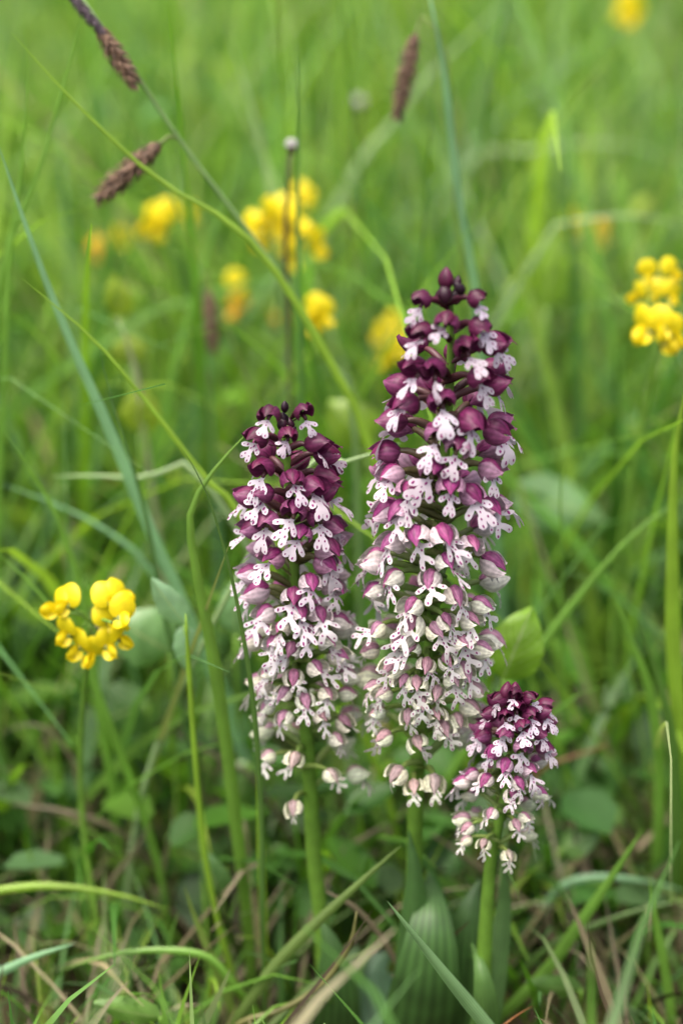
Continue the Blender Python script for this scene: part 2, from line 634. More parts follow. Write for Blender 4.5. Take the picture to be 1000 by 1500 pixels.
def flower(plant, origin, hood, az, age, size, rr, reach):
    """one orchid flower on the stem at `hood` turned to azimuth az (0 = towards -Y)"""
    key = round(reach * 2) / 2
    if key not in OVARY:
        OVARY[key] = ovary_mesh(key, int(key * 10))
    fl = obj('flower', OVARY[key], plant, jitter(ramp(OVC, age), rr))
    M3 = Matrix.Rotation(az, 4, 'Z') @ Matrix.Rotation(rr.uniform(-0.13, 0.13), 4, 'Y')
    mid = M3 @ (Vector((0, -key - 3.0, 3.1)) * MM * size)
    fl.location = hood - mid - origin
    fl.rotation_euler = M3.to_euler()
    fl.scale = (size,) * 3
    pit = math.radians(24 - 34 * min(1, age * 1.6) + rr.uniform(-18, 14))   # young hoods look up, older ones out
    base = Vector((0, -key, 2.5)) * MM
    shut = max(0.0, (age - 0.72) * 0.5)
    ch, cf = jitter(ramp(HOOD, age + rr.uniform(-.05, .05)), rr), jitter(ramp(FLANK, age + rr.uniform(-.05, .05)), rr, 0.1)
    roll = rr.uniform(-0.35, 0.35)
    for meshes, c in ((TOPS, ch), (LEFTS, cf), (RIGHTS, cf)):
        s = obj('sepal', rr.choice(meshes), fl, c)
        s.location = base
        op = rr.uniform(-0.06, 0.10) if meshes is not TOPS else 0
        sg = -1 if meshes is LEFTS else 1
        s.rotation_euler = (pit * -1 + rr.uniform(-.05, .05), roll, sg * op)
        k = rr.uniform(0.90, 1.06) * (1.10 - 0.10 * min(1, age * 2)) * (1 - 0.06 * (size < 0.8))
        old = max(0.0, min(1.0, (age - 0.3) / 0.3))
        if meshes is TOPS:
            s.scale = (k * (1 - 0.30 * old), k * rr.uniform(0.9, 1.06), k * (1 - 0.04 * old))
        else:
            s.scale = (k * (1 + 0.10 * old), k * rr.uniform(0.9, 1.1), k * (1 + 0.06 * old))
    lp = obj('lip', rr.choice(LIPS if age < 0.42 else LIPS_SLIM), fl, jitter(ramp(LIPC, age), rr, 0.05))
    lp.location = base + Vector((0, -2.5 - 0.6 * min(1, age * 1.5), -0.9)) * MM
    lp.rotation_euler = (math.radians(-38 + 14 * age + rr.uniform(-20, 16)), roll + rr.uniform(-.5, .5), rr.uniform(-.4, .4))
    k = (0.92 + 0.12 * min(1, age * 4)) * rr.uniform(0.85, 1.12) * (1 - 0.22 * max(0, age - 0.7) / 0.3)
    if age > 0.5 and rr.random() < 0.45:      # older lips shrivel and twist
        lp.rotation_euler = (lp.rotation_euler.x + rr.uniform(-0.5, 0.5), lp.rotation_euler.y + rr.uniform(-0.6, 0.6), rr.uniform(-1.1, 1.1))
    if size < 0.8:
        k *= 0.95
    lp.scale = (k * rr.uniform(0.72, 1.08), k * rr.uniform(0.8, 1.8), k)
    b = obj('bract', rr.choice(BRACTS), fl, jitter(ramp(OVC, age + 0.05), rr))
    b.scale = (1, rr.uniform(0.8, 1.2), rr.uniform(0.8, 1.2))
    return fl


def orchid(label, y0, axis, hoods, buds, rad, size, seed, nback, leaves, reach=7.0):
    """axis: pixels from the tip of the stem to its foot; hoods: pixels of the hoods in view"""
    rr = random.Random(seed)
    A = [at(px, py, y0) for px, py in axis]
    foot = A[-1].copy()
    foot.z = ground_z(foot.x, foot.y) - 0.006
    A[-1] = foot
    plant = thing('orchid', label, 'orchid', foot)
    path = smoothpath(A, 40)
    v, f = tube(path, lambda t: MM * (0.7 + 1.15 * min(1, t * 1.6)) * (0.75 + 0.25 * size), 10, foot)
    obj('stem', mesh('stem', v, f, 'stem'), plant)

    def axis_px(py):
        for (x1, y1), (x2, y2) in zip(axis, axis[1:]):
            if y1 <= py <= y2:
                return x1 + (x2 - x1) * (py - y1) / (y2 - y1)
        return axis[0][0]
    top = min(p[1] for p in hoods)
    bot = max(p[1] for p in hoods)
    used = []
    for (px, py) in hoods:
        age = (py - top) / (bot - top)
        rp = rad(age)
        s = max(-0.99, min(0.99, (px - axis_px(py)) / rp))
        az = math.asin(s)
        yy = y0 - rp / 7.0 * MM * math.cos(az)
        sz = size * (0.80 + 0.2 * min(1, age * 4)) * rr.uniform(0.92, 1.08) * (1 - 0.20 * max(0, min(1, (age - 0.42) / 0.3)))
        flower(plant, foot, at(px, py, yy), az + rr.uniform(-.28, .28), age, sz, rr, max(3.0, rp / 7.0 / sz - 3.0))
        used.append(py)
    # the far side of the spike, seen past its edges and from elsewhere
    for i in range(nback):
        q = (i + 0.5) / nback
        age = 0.10 + 0.85 * q
        py = top + (bot - top) * age
        rp = rad(age)
        az = math.pi + ((i * 2.399) % (math.pi * 1.06) - math.pi * 0.53)
        c = at(axis_px(py), py, y0)
        h = c + Vector((math.sin(az), -math.cos(az), 0)) * (rp / 7.0 * MM) + Vector((0, 0, 0.002))
        sz = size * (0.80 + 0.2 * min(1, age * 4)) * rr.uniform(0.95, 1.05)
        flower(plant, foot, h, az, age, sz, rr, max(3.0, rp / 7.0 / sz - 3.0))
    for (px, py, k, dark, tx, ty) in buds:
        b = obj('bud', BUD, plant, ramp([(0, (0.11, 0.012, 0.05)), (1, (0.018, 0.006, 0.014))], dark))
        b.location = at(px, py + 12 * k, y0 - 0.002 + 0.004 * rr.uniform(-1, 1)) - foot
        b.rotation_euler = (tx, ty, rr.uniform(0, 6))
        b.scale = (k * size,) * 3
    for (pts, wd, col, tw, fold) in leaves:
        P = [at(a, b_, y0 + dy) for a, b_, dy in pts]
        if P[-1].z > 0.004:
            P.append(Vector((P[-1].x * 0.5 + foot.x * 0.5, foot.y, -0.004)))
        P = smoothpath(P, 18)
        v, f, al = ribbon(P, lambda t: wd * MM * (math.sin(math.pi * min(1, 0.005 + t * 0.74)) ** 0.95) + 1e-5, tw, fold, 6, origin=foot)
        obj('leaf', mesh('leaf', v, f, 'orchid_leaf', along=al), plant, col)
    return plant


TALL = [(615, 441), (700, 437), (653, 470), (618, 488), (703, 476), (685, 513), (722, 500), (610, 543), (636, 546), (703, 552), (727, 567),
        (594, 585), (648, 588), (690, 612), (728, 625), (575, 612), (640, 638), (566, 655), (668, 656), (720, 680), (572, 690),
        (632, 690), (600, 716), (660, 708), (692, 718), (718, 738), (565, 740), (585, 742), (572, 788), (610, 782), (650, 778), (690, 798), (722, 816), (545, 823),
        (572, 838), (628, 840), (600, 882), (668, 864), (706, 880), (655, 820), (545, 858), (548, 915), (584, 925), (640, 920), (676, 938), (708, 945), (540, 946),
        (572, 970), (625, 970), (600, 950), (690, 905), (665, 995), (700, 1003), (545, 1004), (616, 1020), (590, 995), (690, 1030), (550, 1040), (650, 1064), (597, 1043), (640, 1010), (580, 1128), (637, 1140), (612, 1085), (560, 1075), (606, 1150), (655, 965), (610, 1000), (560, 1015), (640, 1045), (682, 975), (672, 1050), (600, 905), (655, 905)]
LEFT = [(393, 606), (447, 607), (375, 640), (422, 638), (462, 650), (478, 690), (385, 690), (428, 700), (458, 712), (482, 722), (362, 728), (385, 722), (430, 750), (470, 758), (488, 765), (365, 770), (390, 762),
        (440, 782), (482, 800), (476, 818), (397, 815), (365, 838), (430, 873), (490, 856), (375, 858), (455, 850), (385, 893), (500, 900), (410, 920), (368, 935), (453, 922), (470, 895), (408, 965), (390, 980), (497, 957), (483, 940), (425, 950),
        (385, 1003), (388, 1030), (510, 1012), (447, 1020), (472, 1048), (378, 1050), (505, 1052), (480, 1015), (495, 1080), (390, 1106), (432, 1108), (488, 1130), (428, 1178), (415, 1010), (430, 985), (465, 975), (400, 940), (440, 895), (512, 985), (412, 1045)]
SMALL = [(730, 1024), (752, 1018), (778, 1024), (716, 1044), (795, 1046), (757, 1040), (740, 1050), (778, 1046), (706, 1075), (738, 1074), (765, 1064), (790, 1068), (764, 1094), (798, 1090), (722, 1098),
         (688, 1130), (711, 1138), (739, 1118), (777, 1127), (760, 1142), (676, 1142), (790, 1156), (752, 1161), (718, 1190), (756, 1206), (770, 1194), (682, 1208), (680, 1226), (707, 1234), (746, 1252)]

DG, BG = (0.055, 0.13, 0.032), (0.10, 0.20, 0.11)
orchid('tallest orchid, long flower spike dark maroon at its tip and whitish pink lower down', 0.0,
       [(657, 412), (660, 520), (652, 650), (640, 800), (630, 950), (612, 1100), (606, 1300), (606, 1540)], TALL,
       [(653, 413, 1.05, 0.35, 0.1, 0.0), (678, 423, 0.72, 1, 0.2, 0.5), (652, 434, 0.95, 0.85, 0.5, -0.2), (666, 436, 0.85, 1, 0.5, 0.3), (640, 432, 0.8, 0.6, 0.3, -0.5), (668, 416, 0.6, 0.9, 0, 0.2)],
       lambda a: 62 + 30 * min(1, a / 0.5) - 14 * max(0, (a - 0.75) / 0.25), 1.0, 11, 36,
       [([(598, 1215, -0.004), (608, 1290, -0.006), (606, 1400, -0.006), (604, 1520, -0.004)], 9, DG, 0.1, 0.3),
        ([(628, 1275, 0.006), (632, 1340, -0.008), (625, 1430, -0.012), (612, 1530, -0.006)], 17, DG, 0.15, 0.15),
        ([(702, 1288, 0.002), (684, 1345, -0.002), (674, 1430, -0.004), (660, 1535, -0.004)], 15, DG, -0.3, 0.15),
        ([(575, 1395, 0.015), (548, 1420, 0.012), (560, 1480, 0.008), (590, 1540, 0.002)], 15, BG, 0.2, 0.12),
        ([(640, 1300, 0.02), (650, 1380, 0.015), (640, 1460, 0.01), (620, 1540, 0.004)], 14, DG, 0.1, 0.2)])
orchid('middle-sized orchid beside the tallest one, maroon tip over loose whitish lower flowers', 0.004,
       [(420, 622), (422, 700), (432, 840), (442, 980), (452, 1120), (460, 1260), (470, 1350), (480, 1540)], LEFT,
       [(417, 597, 0.62, 1, 0, 0.0), (418, 614, 0.68, 1, 0.2, 0.05), (411, 622, 0.75, 0.8, 0.3, -0.3), (428, 622, 0.7, 0.8, 0.3, 0.3), (421, 630, 0.7, 0.9, 0.7, 0.0)],
       lambda a: 50 + 14 * min(1, a / 0.3) + 14 * max(0, (a - 0.4) / 0.6), 0.92, 23, 26,
       [([(468, 1345, -0.004), (486, 1390, -0.007), (490, 1460, -0.008), (484, 1530, -0.004)], 12, DG, 0.1, 0.2),
        ([(525, 1385, 0.004), (505, 1430, 0.0), (492, 1500, -0.003), (484, 1540, 0.0)], 11, DG, -0.3, 0.2)])
orchid('smallest orchid, short crimson-topped spike leaning out below the tallest one', -0.012,
       [(757, 1024), (752, 1090), (738, 1170), (720, 1250), (712, 1340), (708, 1430), (706, 1545)], SMALL,
       [(752, 1012, 1.3, 0.1, 0.2, 0.1), (738, 1012, 1.3, 0.1, 0.1, -0.4), (768, 1016, 1.3, 0.2, 0.1, 0.4), (757, 1028, 0.9, 0.5, 0.6, 0.0), (745, 1026, 0.8, 0.4, 0.5, -0.2)],
       lambda a: 42 + 14 * min(1, a / 0.5), 0.72, 37, 22,
       [([(738, 1255, 0.006), (738, 1330, 0.006), (726, 1420, 0.003), (710, 1530, 0.0)], 6.5, (0.10, 0.20, 0.06), 0.4, 0.3),
        ([(690, 1380, 0.004), (704, 1420, -0.004), (712, 1480, -0.005), (708, 1540, -0.002)], 7.5, (0.09, 0.19, 0.045), 0.2, 0.3)])

# ------------------------------------------------------------------ grass blades that stand out
GR, YG, GL, DK, ST, PALE = (0.15, 0.31, 0.045), (0.22, 0.37, 0.035), (0.19, 0.37, 0.19), (0.08, 0.16, 0.035), (0.19, 0.17, 0.10), (0.28, 0.40, 0.19)


def blade(label, y, pts, wpx, col, tip='start', tw=0.5, ye=None, name='grass_blade', cat='grass blade', round_=False, group=None, root=True):
    """a blade through photograph pixels, standing on the plane Y = y (y .. ye), rooted in the ground"""
    n = len(pts)
    ye = y if ye is None else ye
    if 'smallest orchid' in label and ('tip' in label or 'hooked' in label) and 'dead' not in label:
        ye = y + 0.016               # arches over from behind the spike
    P = [at(px, py, y + (ye - y) * i / (n - 1)) for i, (px, py) in enumerate(pts)]
    if root:
        e, d = P[-1], (P[-1] - P[-2]).normalized()
        if e.z > 0.003:
            h = e.z
            dx = max(-0.6, min(0.6, d.x / max(0.25, abs(d.z))))
            P.append(Vector((e.x + dx * h * 0.42, e.y + 0.004, h * 0.45)))
            P.append(Vector((e.x + dx * h * 0.55, e.y + 0.006, -0.006)))
    Q = smoothpath(P, 28)
    o = Q[-1].copy()
    dist = (at(pts[0][0], pts[0][1], y) - CAM).length
    dead = name != 'grass_blade'
    wm = wpx / 1500 * K * dist * (0.85 if dead else 1.2)
    col = tuple(min(0.6, c * (0.9 if dead else 1.15)) for c in col)
    if round_:
        v, f = tube(Q, lambda t: wm / 2 * (0.8 + 0.25 * t) * min(1, 0.25 + t * 7), 7, o)
        me = mesh('grass_stem', v, f, 'blade', along=[(0.5, 0, 0)] * len(v))
    else:
        v, f, al = ribbon(Q, lambda t: wm * min(1, 0.03 + (t * 2.6) ** 0.8) * (1 - 0.35 * max(0, t - 0.6)), tw, 0.3, 4, origin=o)
        me = mesh('grass_blade', v, f, 'blade', along=al)
    b = obj(name, me, None, col)
    b.location = o
    tag(b, label, cat, group)
    return b


BL = [
    ('long blue-green blade slanting down past the left of the bent blade', 0.05, [(-6, 200), (45, 350), (95, 480), (165, 640), (230, 800), (275, 900)], 15, GL),
    ('thin straight blade with dry tip crossing the nodding sedge spike', 0.06, [(15, 45), (110, 150), (230, 262), (340, 328), (405, 400), (455, 480), (505, 570), (540, 650)], 10, YG),
    ('long thin blade slanting down behind the middle-sized orchid\'s tip', 0.035, [(35, 410), (140, 500), (230, 608), (300, 700), (360, 770)], 9, YG),
    ('fine dark hairy blade with brown tip ending at the middle-sized orchid', -0.006, [(262, 650), (300, 715), (335, 828), (355, 925), (372, 1040), (382, 1180), (384, 1330)], 7, DK),
    ('bent blade kinked over towards the tip of the middle-sized orchid', 0.012, [(368, 628), (325, 675), (292, 720), (278, 765), (290, 850), (312, 960), (330, 1080), (345, 1200)], 17, (0.14, 0.27, 0.04)),
    ('slim upright blade with pointed brown tip in front of the hanging sedge stem', 0.07, [(34, 30), (40, 120), (34, 230), (20, 330), (10, 470)], 8, GR),
    ('blade leaning across the dry tipped thin blade below the dark sedge spike', 0.075, [(128, -10), (95, 120), (55, 260), (20, 340), (0, 420)], 10, GR),
    ('fine upright blade standing in front of the big yellow cluster', 0.085, [(434, 45), (437, 180), (436, 330), (440, 520)], 8, (0.09, 0.20, 0.05)),
    ('tall blue-green stem with a node rising behind the tallest orchid', 0.10, [(628, -10), (648, 90), (660, 190), (672, 290), (692, 400), (705, 520)], 11, GL),
    ('stout bright yellow-green blade standing alone below the twin yellow clusters', 0.035, [(1006, 560), (988, 660), (984, 800), (986, 950), (996, 1070), (1004, 1180)], 20, YG),
    ('green blade slanting down from the stout bright blade towards the yellow-green leaf', 0.05, [(1004, 728), (930, 780), (850, 870), (782, 960), (740, 1010)], 13, GR),
    ('flat pointed blade slanting up from the smallest orchid\'s foot', 0.005, [(941, 1214), (895, 1285), (850, 1350), (800, 1420), (730, 1490)], 15, GR),
    ('sharp grooved grey-green blade cut off across the tallest orchid\'s leaves', -0.034, [(567, 1320), (605, 1368), (650, 1425), (715, 1505), (740, 1540)], 17, (0.14, 0.25, 0.11)),
    ('tiny hooked green blade hanging below the smallest orchid', -0.016, [(762, 1322), (752, 1292), (738, 1266), (724, 1238), (716, 1238), (712, 1275), (716, 1350)], 5, GR),
    ('short pale blade tip beside the smallest orchid\'s lowest flowers', -0.010, [(785, 1263), (780, 1236), (774, 1205), (762, 1182), (744, 1200), (735, 1290), (732, 1400)], 8, PALE),
    ('bright blade arching over the dead grass at the left', 0.01, [(245, 1332), (180, 1312), (100, 1299), (30, 1300), (-30, 1320)], 10, YG),
    ('slender straight stem rising from dead grass to the glaucous leaf pair', 0.006, [(272, 900), (279, 1010), (287, 1120), (300, 1250), (322, 1360), (345, 1440)], 9, YG),
    ('pale cut stem lying level behind the blue-green blade', 0.06, [(80, 698), (140, 697), (215, 702), (300, 705)], 8, PALE),
    ('pale thin stem passing level between the two larger orchids', 0.03, [(585, 650), (535, 668), (490, 681), (430, 700)], 8, PALE),
    ('green and brown blade slanting up to the foot of the tallest orchid', -0.01, [(588, 1238), (530, 1290), (450, 1365), (395, 1425), (350, 1490)], 15, (0.12, 0.19, 0.045)),
    ('thin brown-green stalk arching by the middle-sized orchid\'s leaves', -0.018, [(522, 1335), (512, 1385), (470, 1443), (410, 1480), (350, 1500)], 8, (0.17, 0.17, 0.06)),
    ('bright level blade low over the dead grass by the small bright leaf', -0.006, [(88, 1422), (150, 1402), (220, 1392), (300, 1400), (340, 1440)], 9, GR),
    ('blade stub with pale chewed tip standing in dead grass', -0.004, [(270, 1298), (288, 1350), (318, 1420), (345, 1490)], 12, (0.16, 0.24, 0.05)),
    ('blue-green blade rising from the bottom at the left of the small bright leaf', -0.01, [(110, 1382), (60, 1398), (20, 1415), (-20, 1440)], 14, GL),
    ('narrow blade leaning above the left of the low yellow trefoil ring', 0.045, [(5, 632), (45, 690), (85, 760), (120, 870), (140, 1000)], 11, GR),
    ('long thin blade sloping down left of the low yellow trefoil ring', 0.03, [(-10, 805), (40, 850), (75, 890), (120, 960), (160, 1060)], 10, GR),
    ('thin upright pointed blade before the blue-green one', 0.04, [(143, 498), (160, 570), (180, 640), (205, 720), (230, 840)], 7, (0.08, 0.17, 0.05)),
    ('thin blade sloping behind the bent blade to the middle-sized orchid', 0.07, [(0, 708), (80, 738), (160, 780), (230, 850)], 9, GL),
    ('blade leaning behind the smallest orchid at its right', 0.04, [(895, 860), (920, 930), (950, 1010), (965, 1120), (962, 1240)], 15, GR),
    ('upright blade at the right edge of the dark clump', 0.03, [(930, 900), (965, 1000), (985, 1100), (990, 1240)], 16, (0.08, 0.17, 0.03)),
    ('narrow blade standing in front of bare soil right of the smallest orchid', 0.0, [(950, 1285), (960, 1350), (975, 1430), (985, 1510)], 12, GR),
    ('long level blade behind the flat pointed blade at the right', 0.03, [(1005, 1305), (940, 1290), (870, 1285), (820, 1300), (790, 1340)], 10, GL),
    ('low dark blade creeping under the flat pointed blade', 0.015, [(1005, 1318), (930, 1335), (860, 1360), (800, 1390), (750, 1440)], 9, (0.08, 0.16, 0.03)),
    ('thin straight stem standing by the middle-sized orchid\'s stem', 0.012, [(376, 1070), (380, 1180), (384, 1300), (388, 1420)], 9, YG),
    ('tall slim blade curving up behind the sedge at the left', 0.16, [(330, 30), (360, 130), (385, 220), (400, 310), (410, 420)], 12, PALE),
    ('pale broad blade crossing behind the hanging sedge spike', 0.22, [(745, -5), (680, 60), (620, 120), (560, 200), (510, 270)], 13, PALE),
    ('soft bluish blade leaning behind the yellow cluster pair at the left', 0.13, [(265, 240), (280, 340), (290, 430), (300, 560)], 14, GL),
    ('thin pale blade arching level across the far grass at the right', 0.26, [(1005, 240), (930, 215), (850, 210), (760, 225), (680, 250)], 10, PALE),
    ('pale level blade reaching in beside the orange cluster', 0.16, [(1005, 330), (950, 318), (900, 316), (850, 325), (800, 350)], 10, PALE),
    ('straw-pale stalk with pale tip behind the yellow bracts', 0.10, [(172, 466), (188, 505), (200, 550), (210, 620)], 9, (0.33, 0.36, 0.22)),
    ('fine stem with a tiny white tip standing alone in the right-hand grass', 0.05, [(826, 650), (822, 690), (820, 740), (822, 800)], 4, GR),
    ('long blade curving behind the pale heart-shaped leaf', 0.09, [(765, 770), (790, 830), (820, 880), (850, 960), (870, 1040)], 13, GR),
]
for lab, y, pts, wpx, col in BL:
    blade(lab, y, pts, wpx, col, tw=R.uniform(-0.3, 0.3), round_=('stem' in lab and 'sedge stem' not in lab and 'orchid\'s stem' not in lab) or 'stalk' in lab)

STRAW = [
    ('thick dead brown stalk bending over between the two larger orchids\' feet', -0.004, [(478, 1306), (520, 1330), (560, 1375), (590, 1430), (608, 1490)], 13),
    ('pale dead stem lying from the smallest orchid to the right', 0.02, [(868, 1430), (930, 1450), (1005, 1478)], 13),
    ('brown dead stem lying level in the left-hand litter', 0.04, [(20, 1178), (90, 1188), (150, 1205), (200, 1240)], 11),
    ('tan dead blade slanting up through the left-hand litter', 0.03, [(222, 1205), (195, 1250), (165, 1290), (150, 1330)], 12),
    ('greyish dead blade standing in the left-hand litter', 0.035, [(255, 1170), (250, 1220), (240, 1270), (232, 1320)], 10),
    ('tan dead stalk slanting behind the middle-sized orchid\'s stem', 0.035, [(570, 1205), (520, 1235), (480, 1262), (420, 1330)], 12),
    ('dead stalk slanting below the smallest orchid\'s flowers', 0.03, [(632, 1222), (680, 1255), (720, 1285), (790, 1340)], 11),
    ('orange-brown dead tip poking up at the foot of the smallest orchid', -0.03, [(780, 1473), (765, 1482), (745, 1496), (725, 1515)], 8),
    ('rust-brown dead stalk slanting up right of the smallest orchid', 0.05, [(890, 1090), (860, 1102), (820, 1115), (780, 1140)], 9),
    ('bent dead blade arching in the upper left-hand litter', 0.05, [(0, 1075), (35, 1062), (70, 1068), (105, 1110), (120, 1160)], 10),
    ('straw-coloured dead blade slanting behind the slender straight stem', 0.05, [(240, 1065), (290, 1092), (340, 1122), (370, 1140)], 10),
    ('pale dead stalk lying behind the smallest orchid\'s leaves', 0.03, [(760, 1325), (800, 1350), (825, 1385), (850, 1420)], 9),
]
for lab, y, pts, wpx in STRAW:
    c = (0.36, 0.15, 0.05) if 'orange' in lab else (0.24, 0.12, 0.05) if 'rust' in lab else jitter(ST, R, 0.12)
    blade(lab, y, pts, wpx, c, tw=R.uniform(-0.5, 0.5), round_='stalk' in lab or 'stem' in lab, name='dead_grass_stalk', cat='dead stalk')


# ------------------------------------------------------------------ bird's-foot trefoil
def petal_mesh(w, h, cup, name):
    v, f = [], []
    nu, nv = 6, 7
    for i in range(nv + 1):
        t = i / nv
        wd = w / 2 * math.sin(math.pi * min(1, 0.10 + 0.80 * t ** 0.85)) ** 0.6
        for j in range(nu + 1):
            q = j / nu * 2 - 1
            x = wd * q
            z = h * (t - 0.10 * q * q * t)
            y = cup * (q * q * wd * 0.7) - cup * 1.2 * math.sin(t * math.pi * 0.9) * w * 0.3
            v.append((x * MM, y * MM, z * MM))
    for i in range(nv):
        for j in range(nu):
            a = i * (nu + 1) + j
            f.append((a, a + 1, a + nu + 2, a + nu + 1))
    return v, f


def yellow(name, spec, material):
    v, f = petal_mesh(*spec, name)
    return mesh(name, v, f, material)


STD = {m_: yellow('standard_petal', (9.5, 8.5, 0.35), m_) for m_ in ('petal', 'petal_old')}
WNG = {m_: yellow('wing_petal', (6.4, 6.2, 0.8), m_) for m_ in ('petal', 'petal_old')}
_v, _f = tube([Vector((0, 3.5, -2.2)) * MM, Vector((0, 1.2, -0.6)) * MM, Vector((0, -1.0, 0.6)) * MM], lambda t: MM * (0.5 + 0.9 * t), 7)
CAL = mesh('calyx', _v, _f, 'calyx')


def trefoil(label, y, flowers, node, foot, size=1.0, old=(), group=None):
    """umbel of pea flowers: pixels of the flowers, of the knot they spring from and of the stem's foot"""
    rr = random.Random(int(node[0] * 7 + node[1]))
    base = at(*foot, y)
    base.z = ground_z(base.x, base.y) - 0.004
    N = at(*node, y)
    T = thing('yellow_trefoil', label, 'yellow flower', base, group)
    midp = (N + base) / 2 + Vector((rr.uniform(-.01, .01), 0.01, 0.005))
    v, f = tube(smoothpath([N, midp, base], 16), lambda t: MM * (0.55 + 0.5 * t), 6, base)
    obj('stem', mesh('stem', v, f, 'stem'), T)
    for i, (px, py) in enumerate(flowers):
        m_ = 'petal_old' if i in old else 'petal'
        p = at(px, py, y - 0.004 + rr.uniform(-0.004, 0.004))
        d = p - N
        fl = obj('flower', CAL, T)
        az = math.atan2(d.x, -d.y) * 0.75 + rr.uniform(-.3, .3)
        rot = Matrix.Rotation(az, 4, 'Z') @ Matrix.Rotation(math.atan2(-d.z, 0.006) * 0.16 + rr.uniform(-.2, .3), 4, 'X') @ Matrix.Rotation(rr.uniform(-.5, .5), 4, 'Y')
        fl.rotation_euler = rot.to_euler()
        k = size * rr.uniform(0.9, 1.12)
        fl.scale = (k,) * 3
        fl.location = p - base - rot @ (Vector((0, -1.5, 1.5)) * MM * k)
        s = obj('standard_petal', STD[m_], fl)
        s.location = Vector((0, -0.4, 0.4)) * MM
        s.rotation_euler = (rr.uniform(-.45, .05), 0, 0)
        for sg in (-1, 1):
            wq = obj('wing_petal', WNG[m_], fl)
            wq.location = Vector((sg * 0.7, -0.8, 0.2)) * MM
            wq.rotation_euler = (math.radians(88) + rr.uniform(-.15, .15), sg * 1.15, sg * -0.1)
        st = smoothpath([N - base, (N - base) * 0.6 + (fl.location + rot @ (Vector((0, 3.5, -2.2)) * MM * k)) * 0.4 + Vector((0, 0, 0.001)), fl.location + rot @ (Vector((0, 3.2, -2.0)) * MM * k)], 6)
        v, f = tube(st, 0.00035, 5)
        obj('flower_stalk', mesh('flower_stalk', v, f, 'stem'), T)
    return T


trefoil('low yellow trefoil ring of six flowers above the left-hand litter', 0.016,
        [(80, 888), (96, 884), (162, 880), (180, 870), (96, 928), (112, 948), (134, 958), (160, 946), (178, 934), (160, 910), (180, 902)], (132, 912), (150, 1150), 0.63)
trefoil('largest yellow trefoil cluster, behind the fine upright blade', 0.150,
        [(372, 335), (392, 315), (420, 312), (440, 328), (385, 350), (425, 350), (428, 378), (466, 360), (410, 335)], (415, 335), (400, 620), 0.73)
trefoil('single yellow trefoil flower just above the largest cluster', 0.195, [(438, 285), (450, 292)], (442, 300), (470, 600), 0.60)
trefoil('compact yellow trefoil pair left of the largest cluster', 0.173, [(218, 328), (243, 318), (232, 335)], (238, 335), (250, 600), 0.81)
trefoil('small blurred yellow trefoil peeking beside the compact pair', 0.225, [(278, 316)], (270, 330), (285, 600), 0.60)
trefoil('faint small yellow trefoil pair low at the left of the compact pair', 0.240, [(143, 368), (180, 350)], (160, 385), (165, 650), 0.65, old=(0,))
trefoil('small yellow trefoil head with an orange flower under it', 0.180, [(348, 418), (345, 452)], (347, 440), (352, 700), 0.65, old=(1,))
trefoil('round yellow trefoil head right above the middle-sized orchid', 0.120, [(458, 452), (476, 462), (462, 475)], (464, 468), (478, 760), 0.62)
trefoil('faint yellow-green trefoil head left of the round yellow one', 0.225, [(412, 462), (430, 458)], (420, 470), (425, 760), 0.60, old=(0, 1))
trefoil('pale yellow trefoil cluster touching the upper left of the tallest orchid', 0.180, [(555, 492), (580, 478), (565, 528), (588, 512)], (572, 510), (575, 800), 0.65)
trefoil('orange-tinged trefoil cluster in the far right-hand grass', 0.255, [(842, 330), (870, 352), (885, 345), (862, 358)], (860, 350), (870, 640), 0.72, old=(1, 2, 3))
trefoil('upper yellow trefoil cluster of narrow flowers by the right edge', 0.094, [(948, 402), (985, 398), (932, 432), (960, 430), (985, 432)], (962, 425), (955, 760), 0.57)
trefoil('lower broad yellow trefoil cluster by the right edge', 0.075, [(942, 482), (968, 478), (990, 490), (978, 500)], (968, 495), (945, 860), 0.73)
trefoil('lone yellow trefoil flower at the far top right', 0.300, [(912, 14), (925, 24)], (918, 30), (905, 330), 0.89)


# ------------------------------------------------------------------ sedges with brown spikes
def sedge_spike(p0, p1, r, material, origin, seed):
    """a catkin-like spike: a core clothed in overlapping pointed scales"""
    rr = random.Random(seed)
    ax = (p1 - p0)
    L = ax.length
    ax.normalize()
    a = ax.orthogonal().normalized()
    b = ax.cross(a)
    v, f = tube(smoothpath([p0, (p0 + p1) / 2, p1], 8), lambda t: r * 0.7 * math.sin(math.pi * (0.08 + 0.86 * t)) ** 0.5, 7, origin)
    n = int(L / (r * 0.085))
    for i in range(n):
        t = i / n
        q = i * 2.399 + rr.uniform(-.2, .2)
        rd = r * math.sin(math.pi * (0.10 + 0.82 * t)) ** 0.5
        d = a * math.cos(q) + b * math.sin(q)
        e = ax.cross(d)
        c = p0 + ax * (L * t) - origin
        k = r * rr.uniform(0.5, 0.85)
        i0 = len(v)
        v += [c + d * (rd * 0.62), c + d * (rd * 0.95) + ax * (k * 0.6) + e * (k * 0.42), c + d * (rd * 1.15) + ax * (k * 0.6),
              c + d * (rd * 0.95) + ax * (k * 0.6) - e * (k * 0.42), c + d * (rd * rr.uniform(1.05, 1.5)) + ax * (k * 1.5)]
        f += [(i0, i0 + 1, i0 + 2), (i0, i0 + 2, i0 + 3), (i0 + 1, i0 + 4, i0 + 2), (i0 + 2, i0 + 4, i0 + 3)]
    return mesh('spike', v, f, material, smooth=False)


